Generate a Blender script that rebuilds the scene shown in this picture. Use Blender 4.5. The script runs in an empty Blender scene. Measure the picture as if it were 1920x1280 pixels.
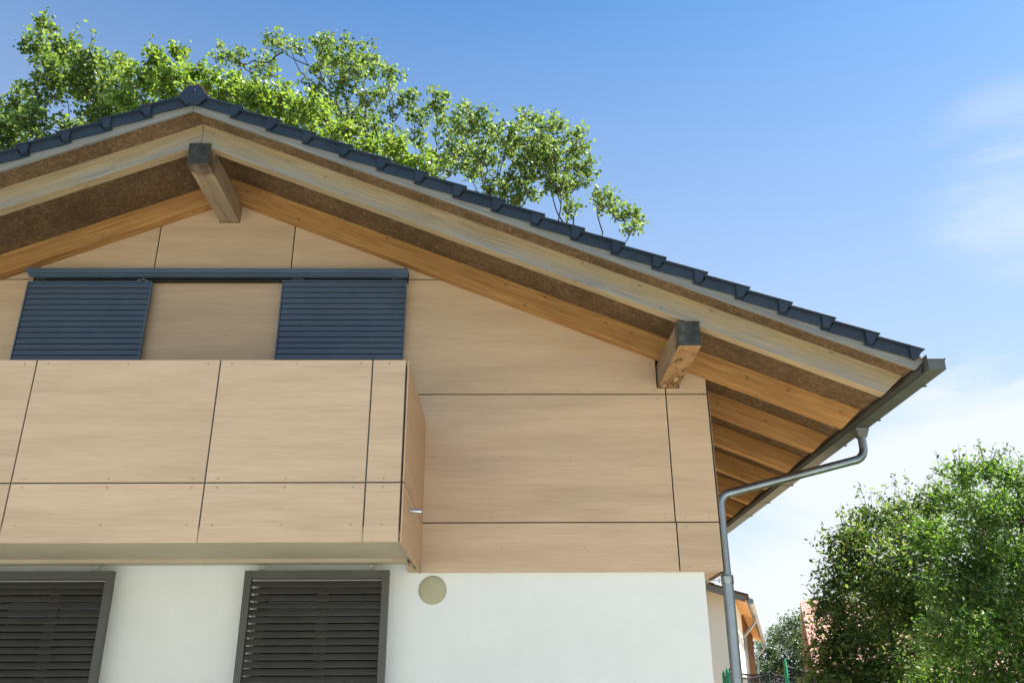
import bpy, math, random
import numpy as np
from mathutils import Vector
sc = bpy.context.scene
col = sc.collection
R = math.radians

# ------------------------------------------------------------------ camera
F_PX, PITCH, YAW, ROLL = 1637.5, R(22.571), R(0.818), R(-0.3176)
cam_d = bpy.data.cameras.new('camera')
cam_d.sensor_width = 36.0
cam_d.lens = F_PX / 1920.0 * 36.0
cam_d.clip_start = 0.05
cam_d.clip_end = 3000.0
cam = bpy.data.objects.new('camera', cam_d)
col.objects.link(cam)
cam.location = (0.0, -8.0, 1.6)
_f = Vector((math.sin(YAW)*math.cos(PITCH), math.cos(YAW)*math.cos(PITCH), math.sin(PITCH)))
_r = Vector((math.cos(YAW), -math.sin(YAW), 0.0))
_u = _r.cross(_f)
_r2 = _r*math.cos(ROLL) + _u*math.sin(ROLL)
_u2 = -_r*math.sin(ROLL) + _u*math.cos(ROLL)
from mathutils import Matrix
_m = Matrix((( _r2.x, _u2.x, -_f.x), (_r2.y, _u2.y, -_f.y), (_r2.z, _u2.z, -_f.z)))
cam.rotation_euler = _m.to_euler()
sc.camera = cam

# ------------------------------------------------------------------ sky, sun, exposure
SUN_EL, SUN_AZ = R(58), R(76)          # azimuth clockwise from +Y (behind the house, to the right)
world = bpy.data.worlds.new('World')
sc.world = world
world.use_nodes = True
nt = world.node_tree
nt.nodes.clear()
def N(t, **kw):
    n = nt.nodes.new(t)
    for k, v in kw.items():
        setattr(n, k, v)
    return n
out = N('ShaderNodeOutputWorld')
bg = N('ShaderNodeBackground')
bg.inputs['Strength'].default_value = 0.057
sky = N('ShaderNodeTexSky', sky_type='NISHITA')
sky.sun_disc = False
sky.sun_elevation = SUN_EL
sky.sun_rotation = SUN_AZ
sky.air_density = 1.0
sky.altitude = 900
sky.dust_density = 1.1
sky.ozone_density = 1.3
tc = N('ShaderNodeTexCoord')
mp = N('ShaderNodeMapping')
mp.inputs['Scale'].default_value = (1.0, 1.0, 2.6)
mp.inputs['Rotation'].default_value = (0.0, R(-28), R(10))
nz = N('ShaderNodeTexNoise')
nz.inputs['Scale'].default_value = 2.3
nz.inputs['Detail'].default_value = 9.0
nz.inputs['Roughness'].default_value = 0.56
nz.inputs['Distortion'].default_value = 0.5
rmp = N('ShaderNodeValToRGB')
rmp.color_ramp.elements[0].position = 0.44
rmp.color_ramp.elements[0].color = (0, 0, 0, 1)
rmp.color_ramp.elements[1].position = 0.62
rmp.color_ramp.elements[1].color = (1, 1, 1, 1)
# a bank of thin cloud low on the right, its edge climbing away from the house, and one faint wisp above it
dt = N('ShaderNodeVectorMath', operation='DOT_PRODUCT')
dt.inputs[1].default_value = (0.502, 0.015, -0.865)
mr = N('ShaderNodeMapRange')
mr.interpolation_type = 'SMOOTHSTEP'
mr.inputs['From Min'].default_value = -0.02
mr.inputs['From Max'].default_value = 0.05
nb = N('ShaderNodeMath', operation='MULTIPLY_ADD')       # ragged edge
nb.inputs[1].default_value = 0.34
nbo = N('ShaderNodeMath', operation='ADD')
dw = N('ShaderNodeVectorMath', operation='DOT_PRODUCT')
dw.inputs[1].default_value = (0.512, 0.722, 0.4655)
mw = N('ShaderNodeMapRange')
mw.interpolation_type = 'SMOOTHSTEP'
mw.inputs['From Min'].default_value = 0.993
mw.inputs['From Max'].default_value = 0.9998
mul = N('ShaderNodeMath', operation='MULTIPLY')
mul2 = N('ShaderNodeMath', operation='MULTIPLY')
mul2.inputs[1].default_value = 0.55
add = N('ShaderNodeMath', operation='MULTIPLY_ADD')
add.inputs[1].default_value = 0.92
mix = N('ShaderNodeMixRGB')
mix.inputs['Color2'].default_value = (4.6, 4.85, 5.15, 1)
nbo.inputs[1].default_value = -0.165
nt.links.new(nz.outputs['Fac'], nb.inputs[0])
nt.links.new(dt.outputs['Value'], nb.inputs[2])
nt.links.new(nb.outputs['Value'], nbo.inputs[0])
nt.links.new(nbo.outputs['Value'], mr.inputs['Value'])
nt.links.new(tc.outputs['Generated'], dw.inputs[0])
nt.links.new(dw.outputs['Value'], mw.inputs['Value'])
nt.links.new(mw.outputs['Result'], mul.inputs[0])
nt.links.new(rmp.outputs['Color'], mul.inputs[1])
nt.links.new(mul.outputs['Value'], mul2.inputs[0])
nt.links.new(tc.outputs['Generated'], mp.inputs['Vector'])
nt.links.new(mp.outputs['Vector'], nz.inputs['Vector'])
nt.links.new(nz.outputs['Fac'], rmp.inputs['Fac'])
nt.links.new(tc.outputs['Generated'], dt.inputs[0])
nt.links.new(mr.outputs['Result'], add.inputs[0])
nt.links.new(mul2.outputs['Value'], add.inputs[2])
add.use_clamp = True
nt.links.new(add.outputs['Value'], mix.inputs['Fac'])
tint = N('ShaderNodeMixRGB', blend_type='MULTIPLY')
tint.inputs['Fac'].default_value = 1.0
tint.inputs['Color2'].default_value = (0.38, 0.80, 1.06, 1)
nt.links.new(sky.outputs['Color'], tint.inputs['Color1'])
# paler air towards the horizon
sx_ = N('ShaderNodeSeparateXYZ')
nt.links.new(tc.outputs['Generated'], sx_.inputs[0])
hz = N('ShaderNodeMapRange')
hz.inputs['From Min'].default_value = 0.74
hz.inputs['From Max'].default_value = 0.04
nt.links.new(sx_.outputs['Z'], hz.inputs['Value'])
hmix = N('ShaderNodeMixRGB')
hmix.inputs['Color2'].default_value = (3.95, 4.35, 4.8, 1)
nt.links.new(hz.outputs['Result'], hmix.inputs['Fac'])
nt.links.new(tint.outputs['Color'], hmix.inputs['Color1'])
nt.links.new(hmix.outputs['Color'], mix.inputs['Color1'])
nt.links.new(mix.outputs['Color'], bg.inputs['Color'])
nt.links.new(bg.outputs['Background'], out.inputs['Surface'])

sd = bpy.data.lights.new('sun', 'SUN')
sd.energy = 5.0
sd.angle = R(0.5)
sd.color = (1.0, 0.95, 0.87)
sun = bpy.data.objects.new('sun', sd)
col.objects.link(sun)
_s = Vector((math.sin(SUN_AZ)*math.cos(SUN_EL), math.cos(SUN_AZ)*math.cos(SUN_EL), math.sin(SUN_EL)))
sun.rotation_euler = _s.to_track_quat('Z', 'Y').to_euler()
sun.location = (20, 20, 40)

sc.view_settings.view_transform = 'Standard'
sc.view_settings.look = 'None'
sc.view_settings.gamma = 1.0
sc.view_settings.exposure = 1.86

# ------------------------------------------------------------------ materials
class Mat:
    def __init__(s, name, color=(.5,.5,.5), rough=.6, metal=0.0, spec=.5):
        s.m = bpy.data.materials.new(name)
        s.m.use_nodes = True
        s.t = s.m.node_tree
        s.b = s.t.nodes['Principled BSDF']
        s.b.inputs['Base Color'].default_value = (*color, 1)
        s.b.inputs['Roughness'].default_value = rough
        s.b.inputs['Metallic'].default_value = metal
        s.b.inputs['Specular IOR Level'].default_value = spec
        s.c = None
    def n(s, t, **kw):
        x = s.t.nodes.new(t)
        for k, v in kw.items(): setattr(x, k, v)
        return x
    def l(s, a, b): s.t.links.new(a, b)
    def coord(s, scale=(1,1,1), rot=(0,0,0), rand=True):
        tc = s.n('ShaderNodeTexCoord')
        mp = s.n('ShaderNodeMapping')
        mp.inputs['Scale'].default_value = scale
        mp.inputs['Rotation'].default_value = rot
        s.l(tc.outputs['Object'], mp.inputs['Vector'])
        if rand:
            oi = s.n('ShaderNodeObjectInfo')
            m = s.n('ShaderNodeMath', operation='MULTIPLY'); m.inputs[1].default_value = 37.0
            s.l(oi.outputs['Random'], m.inputs[0])
            s.l(m.outputs[0], mp.inputs['Location'])
        return mp.outputs['Vector']
    def noise(s, vec, scale, detail=4, rough=.55, dist=0.0):
        x = s.n('ShaderNodeTexNoise')
        x.inputs['Scale'].default_value = scale; x.inputs['Detail'].default_value = detail
        x.inputs['Roughness'].default_value = rough; x.inputs['Distortion'].default_value = dist
        s.l(vec, x.inputs['Vector'])
        return x.outputs['Fac']
    def ramp(s, fac, stops):
        r = s.n('ShaderNodeValToRGB')
        e = r.color_ramp.elements
        while len(e) < len(stops): e.new(0.5)
        for i, (p, c) in enumerate(stops):
            e[i].position = p
            e[i].color = (*c, 1) if hasattr(c, '__len__') else (c, c, c, 1)
        s.l(fac, r.inputs['Fac'])
        return r.outputs['Color']
    def mixc(s, a, b, fac, mode='MIX'):
        x = s.n('ShaderNodeMixRGB', blend_type=mode)
        for i, v in ((1, a), (2, b)):
            if hasattr(v, 'is_linked'): s.l(v, x.inputs[i])
            else: x.inputs[i].default_value = (*v, 1)
        if hasattr(fac, 'is_linked'): s.l(fac, x.inputs[0])
        else: x.inputs[0].default_value = fac
        return x.outputs[0]
    def base(s, c): s.l(c, s.b.inputs['Base Color']); return s
    def rough(s, f, lo, hi):
        m = s.n('ShaderNodeMapRange'); m.inputs['To Min'].default_value = lo; m.inputs['To Max'].default_value = hi
        s.l(f, m.inputs['Value']); s.l(m.outputs[0], s.b.inputs['Roughness']); return s
    def bump(s, f, dist, strength=1.0):
        b = s.n('ShaderNodeBump'); b.inputs['Distance'].default_value = dist; b.inputs['Strength'].default_value = strength
        s.l(f, b.inputs['Height']); s.l(b.outputs['Normal'], s.b.inputs['Normal']); return s

def laminate(name, c1, c2, c3):
    m = Mat(name, rough=.42, spec=.4)
    broad = m.noise(m.coord((.35, .35, 3.2)), 1.6, 3, .6, .4)
    fine = m.noise(m.coord((1.1, 1.1, 34)), 2.2, 6, .62, .3)
    hair = m.noise(m.coord((2.5, 2.5, 170)), 2.0, 3, .6)
    c = m.ramp(fine, [(.2, c1), (.5, c2), (.8, c3)])
    b = m.ramp(broad, [(.3, .86), (.5, .97), (.7, 1.05)])
    oi = m.n('ShaderNodeObjectInfo')
    b = m.mixc(b, m.ramp(oi.outputs['Random'], [(0, (.94,.93,.92)), (1, (1.03,1.03,1.04))]), 1.0, 'MULTIPLY')
    c = m.mixc(c, b, 1.0, 'MULTIPLY')
    h = m.ramp(hair, [(.3, .95), (.6, 1.02)])
    c = m.mixc(c, h, 1.0, 'MULTIPLY')
    m.base(c); m.rough(fine, .36, .5)
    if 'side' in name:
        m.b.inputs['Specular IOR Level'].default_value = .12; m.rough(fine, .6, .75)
    return m.m
M = {}
M['panel'] = laminate('light_oak_laminate', (.462,.308,.190), (.525,.364,.235), (.58,.413,.282))
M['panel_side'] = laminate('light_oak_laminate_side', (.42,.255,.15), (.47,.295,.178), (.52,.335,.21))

def timber(name, c1, c2, c3, weather=0.0, wcol=(.42,.43,.43), zlow=None, rough=.7, knots=True):
    """spruce: grain along local x"""
    m = Mat(name, rough=rough, spec=.25)
    v = m.coord((.5, 9, 9))
    g = m.noise(v, 2.4, 6, .62, 1.2)
    g2 = m.noise(m.coord((1.2, 60, 60)), 2.0, 4, .6)
    c = m.ramp(g, [(.3, c1), (.5, c2), (.72, c3)])
    c = m.mixc(c, m.ramp(g2, [(.36, .74), (.60, 1.06)]), 1.0, 'MULTIPLY')
    big = m.noise(m.coord((.7, 2.5, 2.5)), 1.3, 4, .6)
    c = m.mixc(c, m.ramp(big, [(.3, .8), (.65, 1.06)]), 1.0, 'MULTIPLY')
    if knots:
        vo = m.n('ShaderNodeTexVoronoi'); vo.inputs['Scale'].default_value = 1.0
        m.l(m.coord((7.5, 19, 19)), vo.inputs['Vector'])
        sepc = m.n('ShaderNodeSeparateColor'); m.l(vo.outputs['Color'], sepc.inputs[0])
        gate = m.ramp(sepc.outputs[0], [(.78, 0.0), (.80, 1.0)])
        k = m.ramp(vo.outputs['Distance'], [(.05, 1.0), (.14, .55), (.20, 0.0)])
        kk = m.mixc(k, gate, 1.0, 'MULTIPLY')
        c = m.mixc(c, (.10,.055,.025), kk)
    if weather > 0:
        w = m.noise(m.coord((.9, 14, 14)), 2.0, 8, .7, .6)
        wf = m.ramp(w, [(.36, 0.0), (.62, weather)])
        if zlow is not None:      # silvered band along the dripping lower edge
            tcn = m.n('ShaderNodeTexCoord'); sx = m.n('ShaderNodeSeparateXYZ')
            m.l(tcn.outputs['Object'], sx.inputs[0])
            mr = m.n('ShaderNodeMapRange'); mr.inputs['From Min'].default_value = zlow[1]; mr.inputs['From Max'].default_value = zlow[0]
            m.l(sx.outputs['Z'], mr.inputs['Value'])
            wob = m.noise(m.coord((.8, 3, 3)), 2.0, 5, .6)
            ma = m.n('ShaderNodeMath', operation='MULTIPLY'); m.l(mr.outputs[0], ma.inputs[0]); m.l(wob, ma.inputs[1])
            ms = m.n('ShaderNodeMath', operation='MULTIPLY'); m.l(ma.outputs[0], ms.inputs[0]); ms.inputs[1].default_value = 2.0
            wf2 = m.mixc(wf, ms.outputs[0], .62, 'MIX')
            wf = wf2
        st = m.noise(m.coord((.8, 85, 85)), 2.0, 5, .65)
        c = m.mixc(c, m.mixc(wcol, tuple(x*.5 for x in wcol), m.ramp(st, [(.44, 0.0), (.62, 1.0)])), wf)
    m.base(c); m.bump(g2, .0025, .6)
    return m.m
M['timber'] = timber('spruce_rafter', (.33,.14,.044), (.445,.22,.073), (.53,.295,.112))
M['timber_grey'] = timber('spruce_rafter_weathered', (.32,.215,.09), (.42,.30,.14), (.49,.375,.20), .8, (.25,.265,.295), (0.0, .17))
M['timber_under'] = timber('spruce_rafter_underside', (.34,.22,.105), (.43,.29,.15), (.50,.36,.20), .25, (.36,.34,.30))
M['timber_barge'] = timber('spruce_barge_board_silvered', (.18,.16,.13), (.24,.22,.185), (.30,.28,.245), .8, (.22,.235,.26))
M['purlin'] = timber('spruce_purlin', (.30,.19,.10), (.40,.27,.16), (.48,.35,.22), .35, (.22,.21,.20))
def stain_end(mat, col_, length):
    """rain stains soaked into the first bit of the beam"""
    t = mat.node_tree; b = t.nodes['Principled BSDF']; src = b.inputs['Base Color'].links[0].from_socket
    tcn = t.nodes.new('ShaderNodeTexCoord'); sx = t.nodes.new('ShaderNodeSeparateXYZ'); t.links.new(tcn.outputs['Object'], sx.inputs[0])
    nz2 = t.nodes.new('ShaderNodeTexNoise'); nz2.inputs['Scale'].default_value = 9; nz2.inputs['Detail'].default_value = 6
    t.links.new(tcn.outputs['Object'], nz2.inputs['Vector'])
    mr = t.nodes.new('ShaderNodeMapRange'); mr.inputs['From Min'].default_value = length; mr.inputs['From Max'].default_value = 0
    t.links.new(sx.outputs['X'], mr.inputs['Value'])
    mu = t.nodes.new('ShaderNodeMath'); mu.operation = 'MULTIPLY'; t.links.new(mr.outputs[0], mu.inputs[0]); t.links.new(nz2.outputs['Fac'], mu.inputs[1])
    rr = t.nodes.new('ShaderNodeValToRGB'); rr.color_ramp.elements[0].position = .22; rr.color_ramp.elements[1].position = .46
    t.links.new(mu.outputs[0], rr.inputs['Fac'])
    mx = t.nodes.new('ShaderNodeMixRGB'); t.links.new(rr.outputs['Color'], mx.inputs[0]); t.links.new(src, mx.inputs[1]); mx.inputs[2].default_value = (*col_, 1)
    t.links.new(mx.outputs[0], b.inputs['Base Color'])
stain_end(M['purlin'], (.10,.065,.045), .42)
M['batten'] = timber('spruce_batten', (.30,.15,.06), (.38,.2,.08), (.42,.24,.10), knots=False)

m = Mat('purlin_end_grain', rough=.85, spec=.2)
d = m.noise(m.coord((1,1,1)), 9, 8, .7); d2 = m.noise(m.coord((1,1,1)), 60, 3, .6)
c = m.ramp(d, [(.3, (.022,.024,.026)), (.55, (.055,.058,.058)), (.75, (.15,.15,.14))])
m.base(m.mixc(c, m.ramp(d2, [(.3,.6),(.7,1.2)]), 1, 'MULTIPLY')); m.bump(d2, .004)
M['endgrain'] = m.m

# torn, splintered underside of the purlin
m = Mat('purlin_split_underside', rough=.85, spec=.15)
d = m.noise(m.coord((2.2, 5, 5)), 1.7, 7, .62, .9); d2 = m.noise(m.coord((6, 22, 6)), 2, 5, .6)
c = m.ramp(d, [(.34, (.50,.35,.20)), (.40, (.09,.045,.022)), (.45, (.36,.19,.085)), (.75, (.50,.31,.15))])
m.base(m.mixc(c, m.ramp(d2, [(.3,.75),(.7,1.1)]), 1, 'MULTIPLY')); m.bump(d, .03)
M['purlin_split'] = m.m

# strand board underside
m = Mat('strand_board', rough=.75, spec=.25)
cols = []
wv = m.n('ShaderNodeVectorMath', operation='ADD')
v0 = m.coord((1,1,1), rand=True)
wn = m.n('ShaderNodeTexNoise'); wn.inputs['Scale'].default_value = 7.0; wn.inputs['Detail'].default_value = 3
m.l(v0, wn.inputs['Vector'])
wsc = m.n('ShaderNodeVectorMath', operation='SCALE'); wsc.inputs['Scale'].default_value = .09
m.l(wn.outputs['Color'], wsc.inputs[0]); m.l(v0, wv.inputs[0]); m.l(wsc.outputs[0], wv.inputs[1])
fac = None
for sc_, rot in (((17, 70, 17), .5), ((62, 19, 19), -.35), ((34, 95, 32), 1.1)):
    mp2 = m.n('ShaderNodeMapping'); mp2.inputs['Scale'].default_value = sc_; mp2.inputs['Rotation'].default_value = (0,0,rot)
    m.l(wv.outputs[0], mp2.inputs['Vector'])
    vo = m.n('ShaderNodeTexVoronoi'); vo.inputs['Scale'].default_value = 1.0; m.l(mp2.outputs[0], vo.inputs['Vector'])
    sp = m.n('ShaderNodeSeparateColor'); m.l(vo.outputs['Color'], sp.inputs[0])
    cols.append(sp.outputs[0])
a1 = m.n('ShaderNodeMath', operation='ADD'); m.l(cols[0], a1.inputs[0]); m.l(cols[1], a1.inputs[1])
a2 = m.n('ShaderNodeMath', operation='ADD'); m.l(a1.outputs[0], a2.inputs[0]); m.l(cols[2], a2.inputs[1])
a3 = m.n('ShaderNodeMath', operation='DIVIDE'); m.l(a2.outputs[0], a3.inputs[0]); a3.inputs[1].default_value = 3.0
c = m.ramp(a3.outputs[0], [(.12, (.105,.058,.028)), (.42, (.145,.084,.041)), (.64, (.18,.108,.055)), (.88, (.26,.17,.095))])
big = m.noise(m.coord((1,1,1)), 1.6, 5, .65)
c = m.mixc(c, m.ramp(big, [(.3, .62), (.65, 1.12)]), 1, 'MULTIPLY')
m.base(c); m.bump(a3.outputs[0], .004)
M['osb'] = m.m

def metal_paint(name, color, rough, metal=0.0, spec=.5, dirt=.12, bump=0):
    m = Mat(name, color, rough, metal, spec)
    d = m.noise(m.coord((1,1,1)), 3.0, 7, .65)
    d2 = m.noise(m.coord((1,1,1)), 55.0, 3, .6)
    lo = tuple(x*(1-dirt) for x in color); hi = tuple(min(1, x*(1+dirt)+.004) for x in color)
    c = m.ramp(d, [(.3, lo), (.7, hi)])
    c = m.mixc(c, m.ramp(d2, [(.35, 1-dirt*.4), (.65, 1+dirt*.3)]), 1, 'MULTIPLY')
    oi = m.n('ShaderNodeObjectInfo')
    c = m.mixc(c, m.ramp(oi.outputs['Random'], [(0, .88), (1, 1.10)]), 1, 'MULTIPLY')
    m.base(c); m.rough(d, rough*.85, min(1, rough*1.2))
    if bump: m.bump(d2, bump)
    return m.m
M['tile'] = metal_paint('slate_blue_glazed_tile', (.017,.028,.046), .42, 0, .35, .25, .0008)
M['gutter'] = metal_paint('anthracite_sheet_metal', (.10,.105,.10), .38, .35, .5, .2)
M['dark'] = metal_paint('black_backing', (.008,.009,.012), .5, 0, .4)
M['anthracite'] = metal_paint('anthracite_powder_coat', (.064,.092,.140), .42, 0, .5, .12)
M['anthracite_low'] = metal_paint('anthracite_powder_coat_ground', (.066,.063,.057), .42, 0, .5, .12)
M['steel'] = metal_paint('stainless_steel', (.62,.62,.62), .25, 1.0, .5, .08)
M['rim'] = metal_paint('rust_red_clay', (.25,.06,.03), .7, 0, .4, .2)
M['rivet'] = metal_paint('dulled_rivet', (.32,.27,.20), .45, .5, .5, .2)
M['soffit'] = metal_paint('pale_olive_soffit_board', (.46,.38,.27), .7, 0, .15, .08)
M['cover'] = metal_paint('beige_plastic_cover', (.34,.31,.20), .5, 0, .4, .10)
M['green'] = metal_paint('green_foam_sleeve', (.01,.26,.14), .6, 0, .4, .15)

# galvanised zinc with spangle
m = Mat('galvanised_zinc', rough=.34, metal=1.0)
vo = m.n('ShaderNodeTexVoronoi'); vo.inputs['Scale'].default_value = 170.0; m.l(m.coord((1,1,1)), vo.inputs['Vector'])
sp = m.n('ShaderNodeSeparateColor'); m.l(vo.outputs['Color'], sp.inputs[0])
d = m.noise(m.coord((1,1,.4)), 3.2, 7, .7)
c = m.ramp(sp.outputs[0], [(.0, (.30,.34,.37)), (1.0, (.38,.42,.46))])
m.base(m.mixc(c, m.ramp(d, [(.3,.62),(.7,1.12)]), 1, 'MULTIPLY')); m.rough(d, .26, .46)
M['zinc'] = m.m

# render
m = Mat('white_lime_render', (.8,.8,.79), .9, 0, .15)
d = m.noise(m.coord((1,1,1), rand=False), 110, 4, .6); d2 = m.noise(m.coord((1,1,1), rand=False), 1.1, 6, .6)
c = m.ramp(d2, [(.3, (.74,.74,.725)), (.7, (.80,.80,.79))])
c = m.mixc(c, m.ramp(m.noise(m.coord((6,6,.5), rand=False), 1.2, 5, .6), [(.3,.985),(.6,1.0)]), 1, 'MULTIPLY')
m.base(c); m.bump(d, .006, .9)
M['render'] = m.m
m = Mat('neighbour_render', (.78,.76,.74), .9, 0, .15)
d = m.noise(m.coord((1,1,1), rand=False), 1.1, 6, .6)
m.base(m.ramp(d, [(.3, (.74,.72,.70)), (.7, (.80,.785,.77))]))
M['render2'] = m.m

# glass: dark reflecting panes
m = Mat('window_glass', (.015,.018,.02), .03, 0, .9)
d = m.noise(m.coord((1,1,1)), 1.4, 2, .5); m.bump(d, .004, .35)
M['glass'] = m.m

# soffit boards of the neighbour
def boards(name, c1, c2, pitch, axis):
    m = Mat(name, rough=.6)
    tcn = m.n('ShaderNodeTexCoord'); sx = m.n('ShaderNodeSeparateXYZ'); m.l(tcn.outputs['Object'], sx.inputs[0])
    mm = m.n('ShaderNodeMath', operation='MULTIPLY'); m.l(sx.outputs[axis], mm.inputs[0]); mm.inputs[1].default_value = 1/pitch
    fr = m.n('ShaderNodeMath', operation='FRACT'); m.l(mm.outputs[0], fr.inputs[0])
    g = m.noise(m.coord((1,1,1)), 4, 4)
    c = m.ramp(g, [(.3, c1), (.7, c2)])
    ln = m.ramp(fr.outputs[0], [(.0, .35), (.10, .35), (.14, 1.0)])
    m.base(m.mixc(c, ln, 1, 'MULTIPLY'))
    return m.m
M['soffit2'] = boards('larch_soffit_boards', (.74,.36,.13), (.80,.42,.17), .34, 'Y')
M['larch'] = boards('larch_window_posts', (.48,.20,.07), (.55,.25,.09), 5.0, 'X')
def tiles_mat(name, c1, c2, px, py):
    m = Mat(name, rough=.8)
    br = m.n('ShaderNodeTexBrick'); br.offset = .5
    br.inputs['Scale'].default_value = 1.0; br.inputs['Brick Width'].default_value = px; br.inputs['Row Height'].default_value = py
    br.inputs['Mortar Size'].default_value = .018; br.inputs['Mortar Smooth'].default_value = .4
    br.inputs['Color1'].default_value = (*c1, 1); br.inputs['Color2'].default_value = (*c2, 1); br.inputs['Mortar'].default_value = tuple(x*.38 for x in c1)+(1,)
    m.l(m.coord((1,1,1), rand=False), br.inputs['Vector'])
    m.base(br.outputs['Color']); m.bump(br.outputs['Fac'], -.02)
    return m.m
M['redtile'] = tiles_mat('red_clay_tiles', (.50,.25,.20), (.58,.31,.25), .22, .19)
M['browntile'] = tiles_mat('brown_red_clay_tiles', (.20,.07,.045), (.26,.10,.06), .25, .33)

# net
m = Mat('black_safety_net', (.015,.015,.018), .8)
tr = m.n('ShaderNodeBsdfTransparent'); mx = m.n('ShaderNodeMixShader')
d = m.noise(m.coord((1,1,1), rand=False), 5.0, 3, .6)
f = m.ramp(d, [(.3, .45), (.7, .68)])
m.l(f, mx.inputs[0]); m.l(tr.outputs[0], mx.inputs[1]); m.l(m.b.outputs[0], mx.inputs[2])
m.l(mx.outputs[0], m.t.nodes['Material Output'].inputs['Surface'])
M['net'] = m.m
M['netedge'] = metal_paint('black_webbing', (.012,.012,.014), .7)

# bark and leaves
m = Mat('bark', rough=.9, spec=.2)
d = m.noise(m.coord((1,1,.35)), 9, 7, .7)
m.base(m.ramp(d, [(.3, (.022,.018,.015)), (.7, (.075,.06,.048))])); m.bump(d, .02)
M['bark'] = m.m
def leaf(name, c1, c2, c3, trans=.5, rough=.4, spec=.4):
    m = Mat(name, rough=rough, spec=spec)
    ge = m.n('ShaderNodeNewGeometry')
    c = m.ramp(ge.outputs['Random Per Island'], [(0, c1), (.5, c2), (.9, c3)])
    m.base(c)
    tl = m.n('ShaderNodeBsdfTranslucent')
    tcx = m.mixc(c, (1.3,1.3,.55), 1, 'MULTIPLY')
    m.l(tcx, tl.inputs['Color'])
    mx = m.n('ShaderNodeMixShader'); mx.inputs[0].default_value = trans
    m.l(m.b.outputs[0], mx.inputs[1]); m.l(tl.outputs[0], mx.inputs[2])
    m.l(mx.outputs[0], m.t.nodes['Material Output'].inputs['Surface'])
    return m.m
M['leaf_oak'] = leaf('oak_leaf', (.065,.12,.042), (.12,.19,.072), (.23,.29,.15), .46, .55, .4)
M['leaf_maple'] = leaf('dark_oak_leaf', (.060,.112,.034), (.11,.175,.055), (.20,.27,.10), .48, .55, .4)
M['leaf_beech'] = leaf('beech_leaf', (.095,.165,.030), (.145,.225,.048), (.22,.30,.09), .5)
M['leaf_mid'] = leaf('small_tree_leaf', (.030,.070,.024), (.060,.120,.036), (.19,.23,.07), .46, .5, .4)
M['leaf_right'] = leaf('fine_leaf', (.035,.09,.022), (.07,.15,.032), (.15,.24,.055), .5, .5, .4)
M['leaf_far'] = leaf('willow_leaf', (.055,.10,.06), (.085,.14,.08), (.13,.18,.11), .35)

# ground
m = Mat('lawn', rough=.95, spec=.1)
d = m.noise(m.coord((1,1,1), rand=False), 1.3, 8, .65); d2 = m.noise(m.coord((1,1,1), rand=False), 60, 4, .6)
c = m.ramp(d, [(.3, (.085,.115,.028)), (.7, (.13,.16,.045))])
m.base(m.mixc(c, m.ramp(d2, [(.3,.55),(.7,1.25)]), 1, 'MULTIPLY')); m.bump(d2, .03)
M['lawn'] = m.m
m = Mat('pale_bounce_gravel', rough=.95, spec=.1)  # warm and pale so the added gravel sheets bounce more light
d = m.noise(m.coord((1,1,1), rand=False), 45, 6, .7)
m.base(m.ramp(d, [(.3, (.42,.30,.18)), (.7, (.64,.49,.33))])); m.bump(d, .02)
M['bounce_gravel'] = m.m
m = Mat('pale_bounce_paving', rough=.9, spec=.15)  # pale tone chosen for the light it throws back at the facade
br = m.n('ShaderNodeTexBrick'); br.offset = .5
br.inputs['Scale'].default_value = 1.0; br.inputs['Brick Width'].default_value = .6; br.inputs['Row Height'].default_value = .4
br.inputs['Mortar Size'].default_value = .008
br.inputs['Color1'].default_value = (.42,.45,.405,1); br.inputs['Color2'].default_value = (.385,.41,.375,1); br.inputs['Mortar'].default_value = (.18,.16,.12,1)
m.l(m.coord((1,1,1), rand=False), br.inputs['Vector'])
d = m.noise(m.coord((1,1,1), rand=False), 5, 6, .7)
m.base(m.mixc(br.outputs['Color'], m.ramp(d, [(.3,.8),(.7,1.05)]), 1, 'MULTIPLY'))
M['bounce_paving'] = m.m

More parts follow.
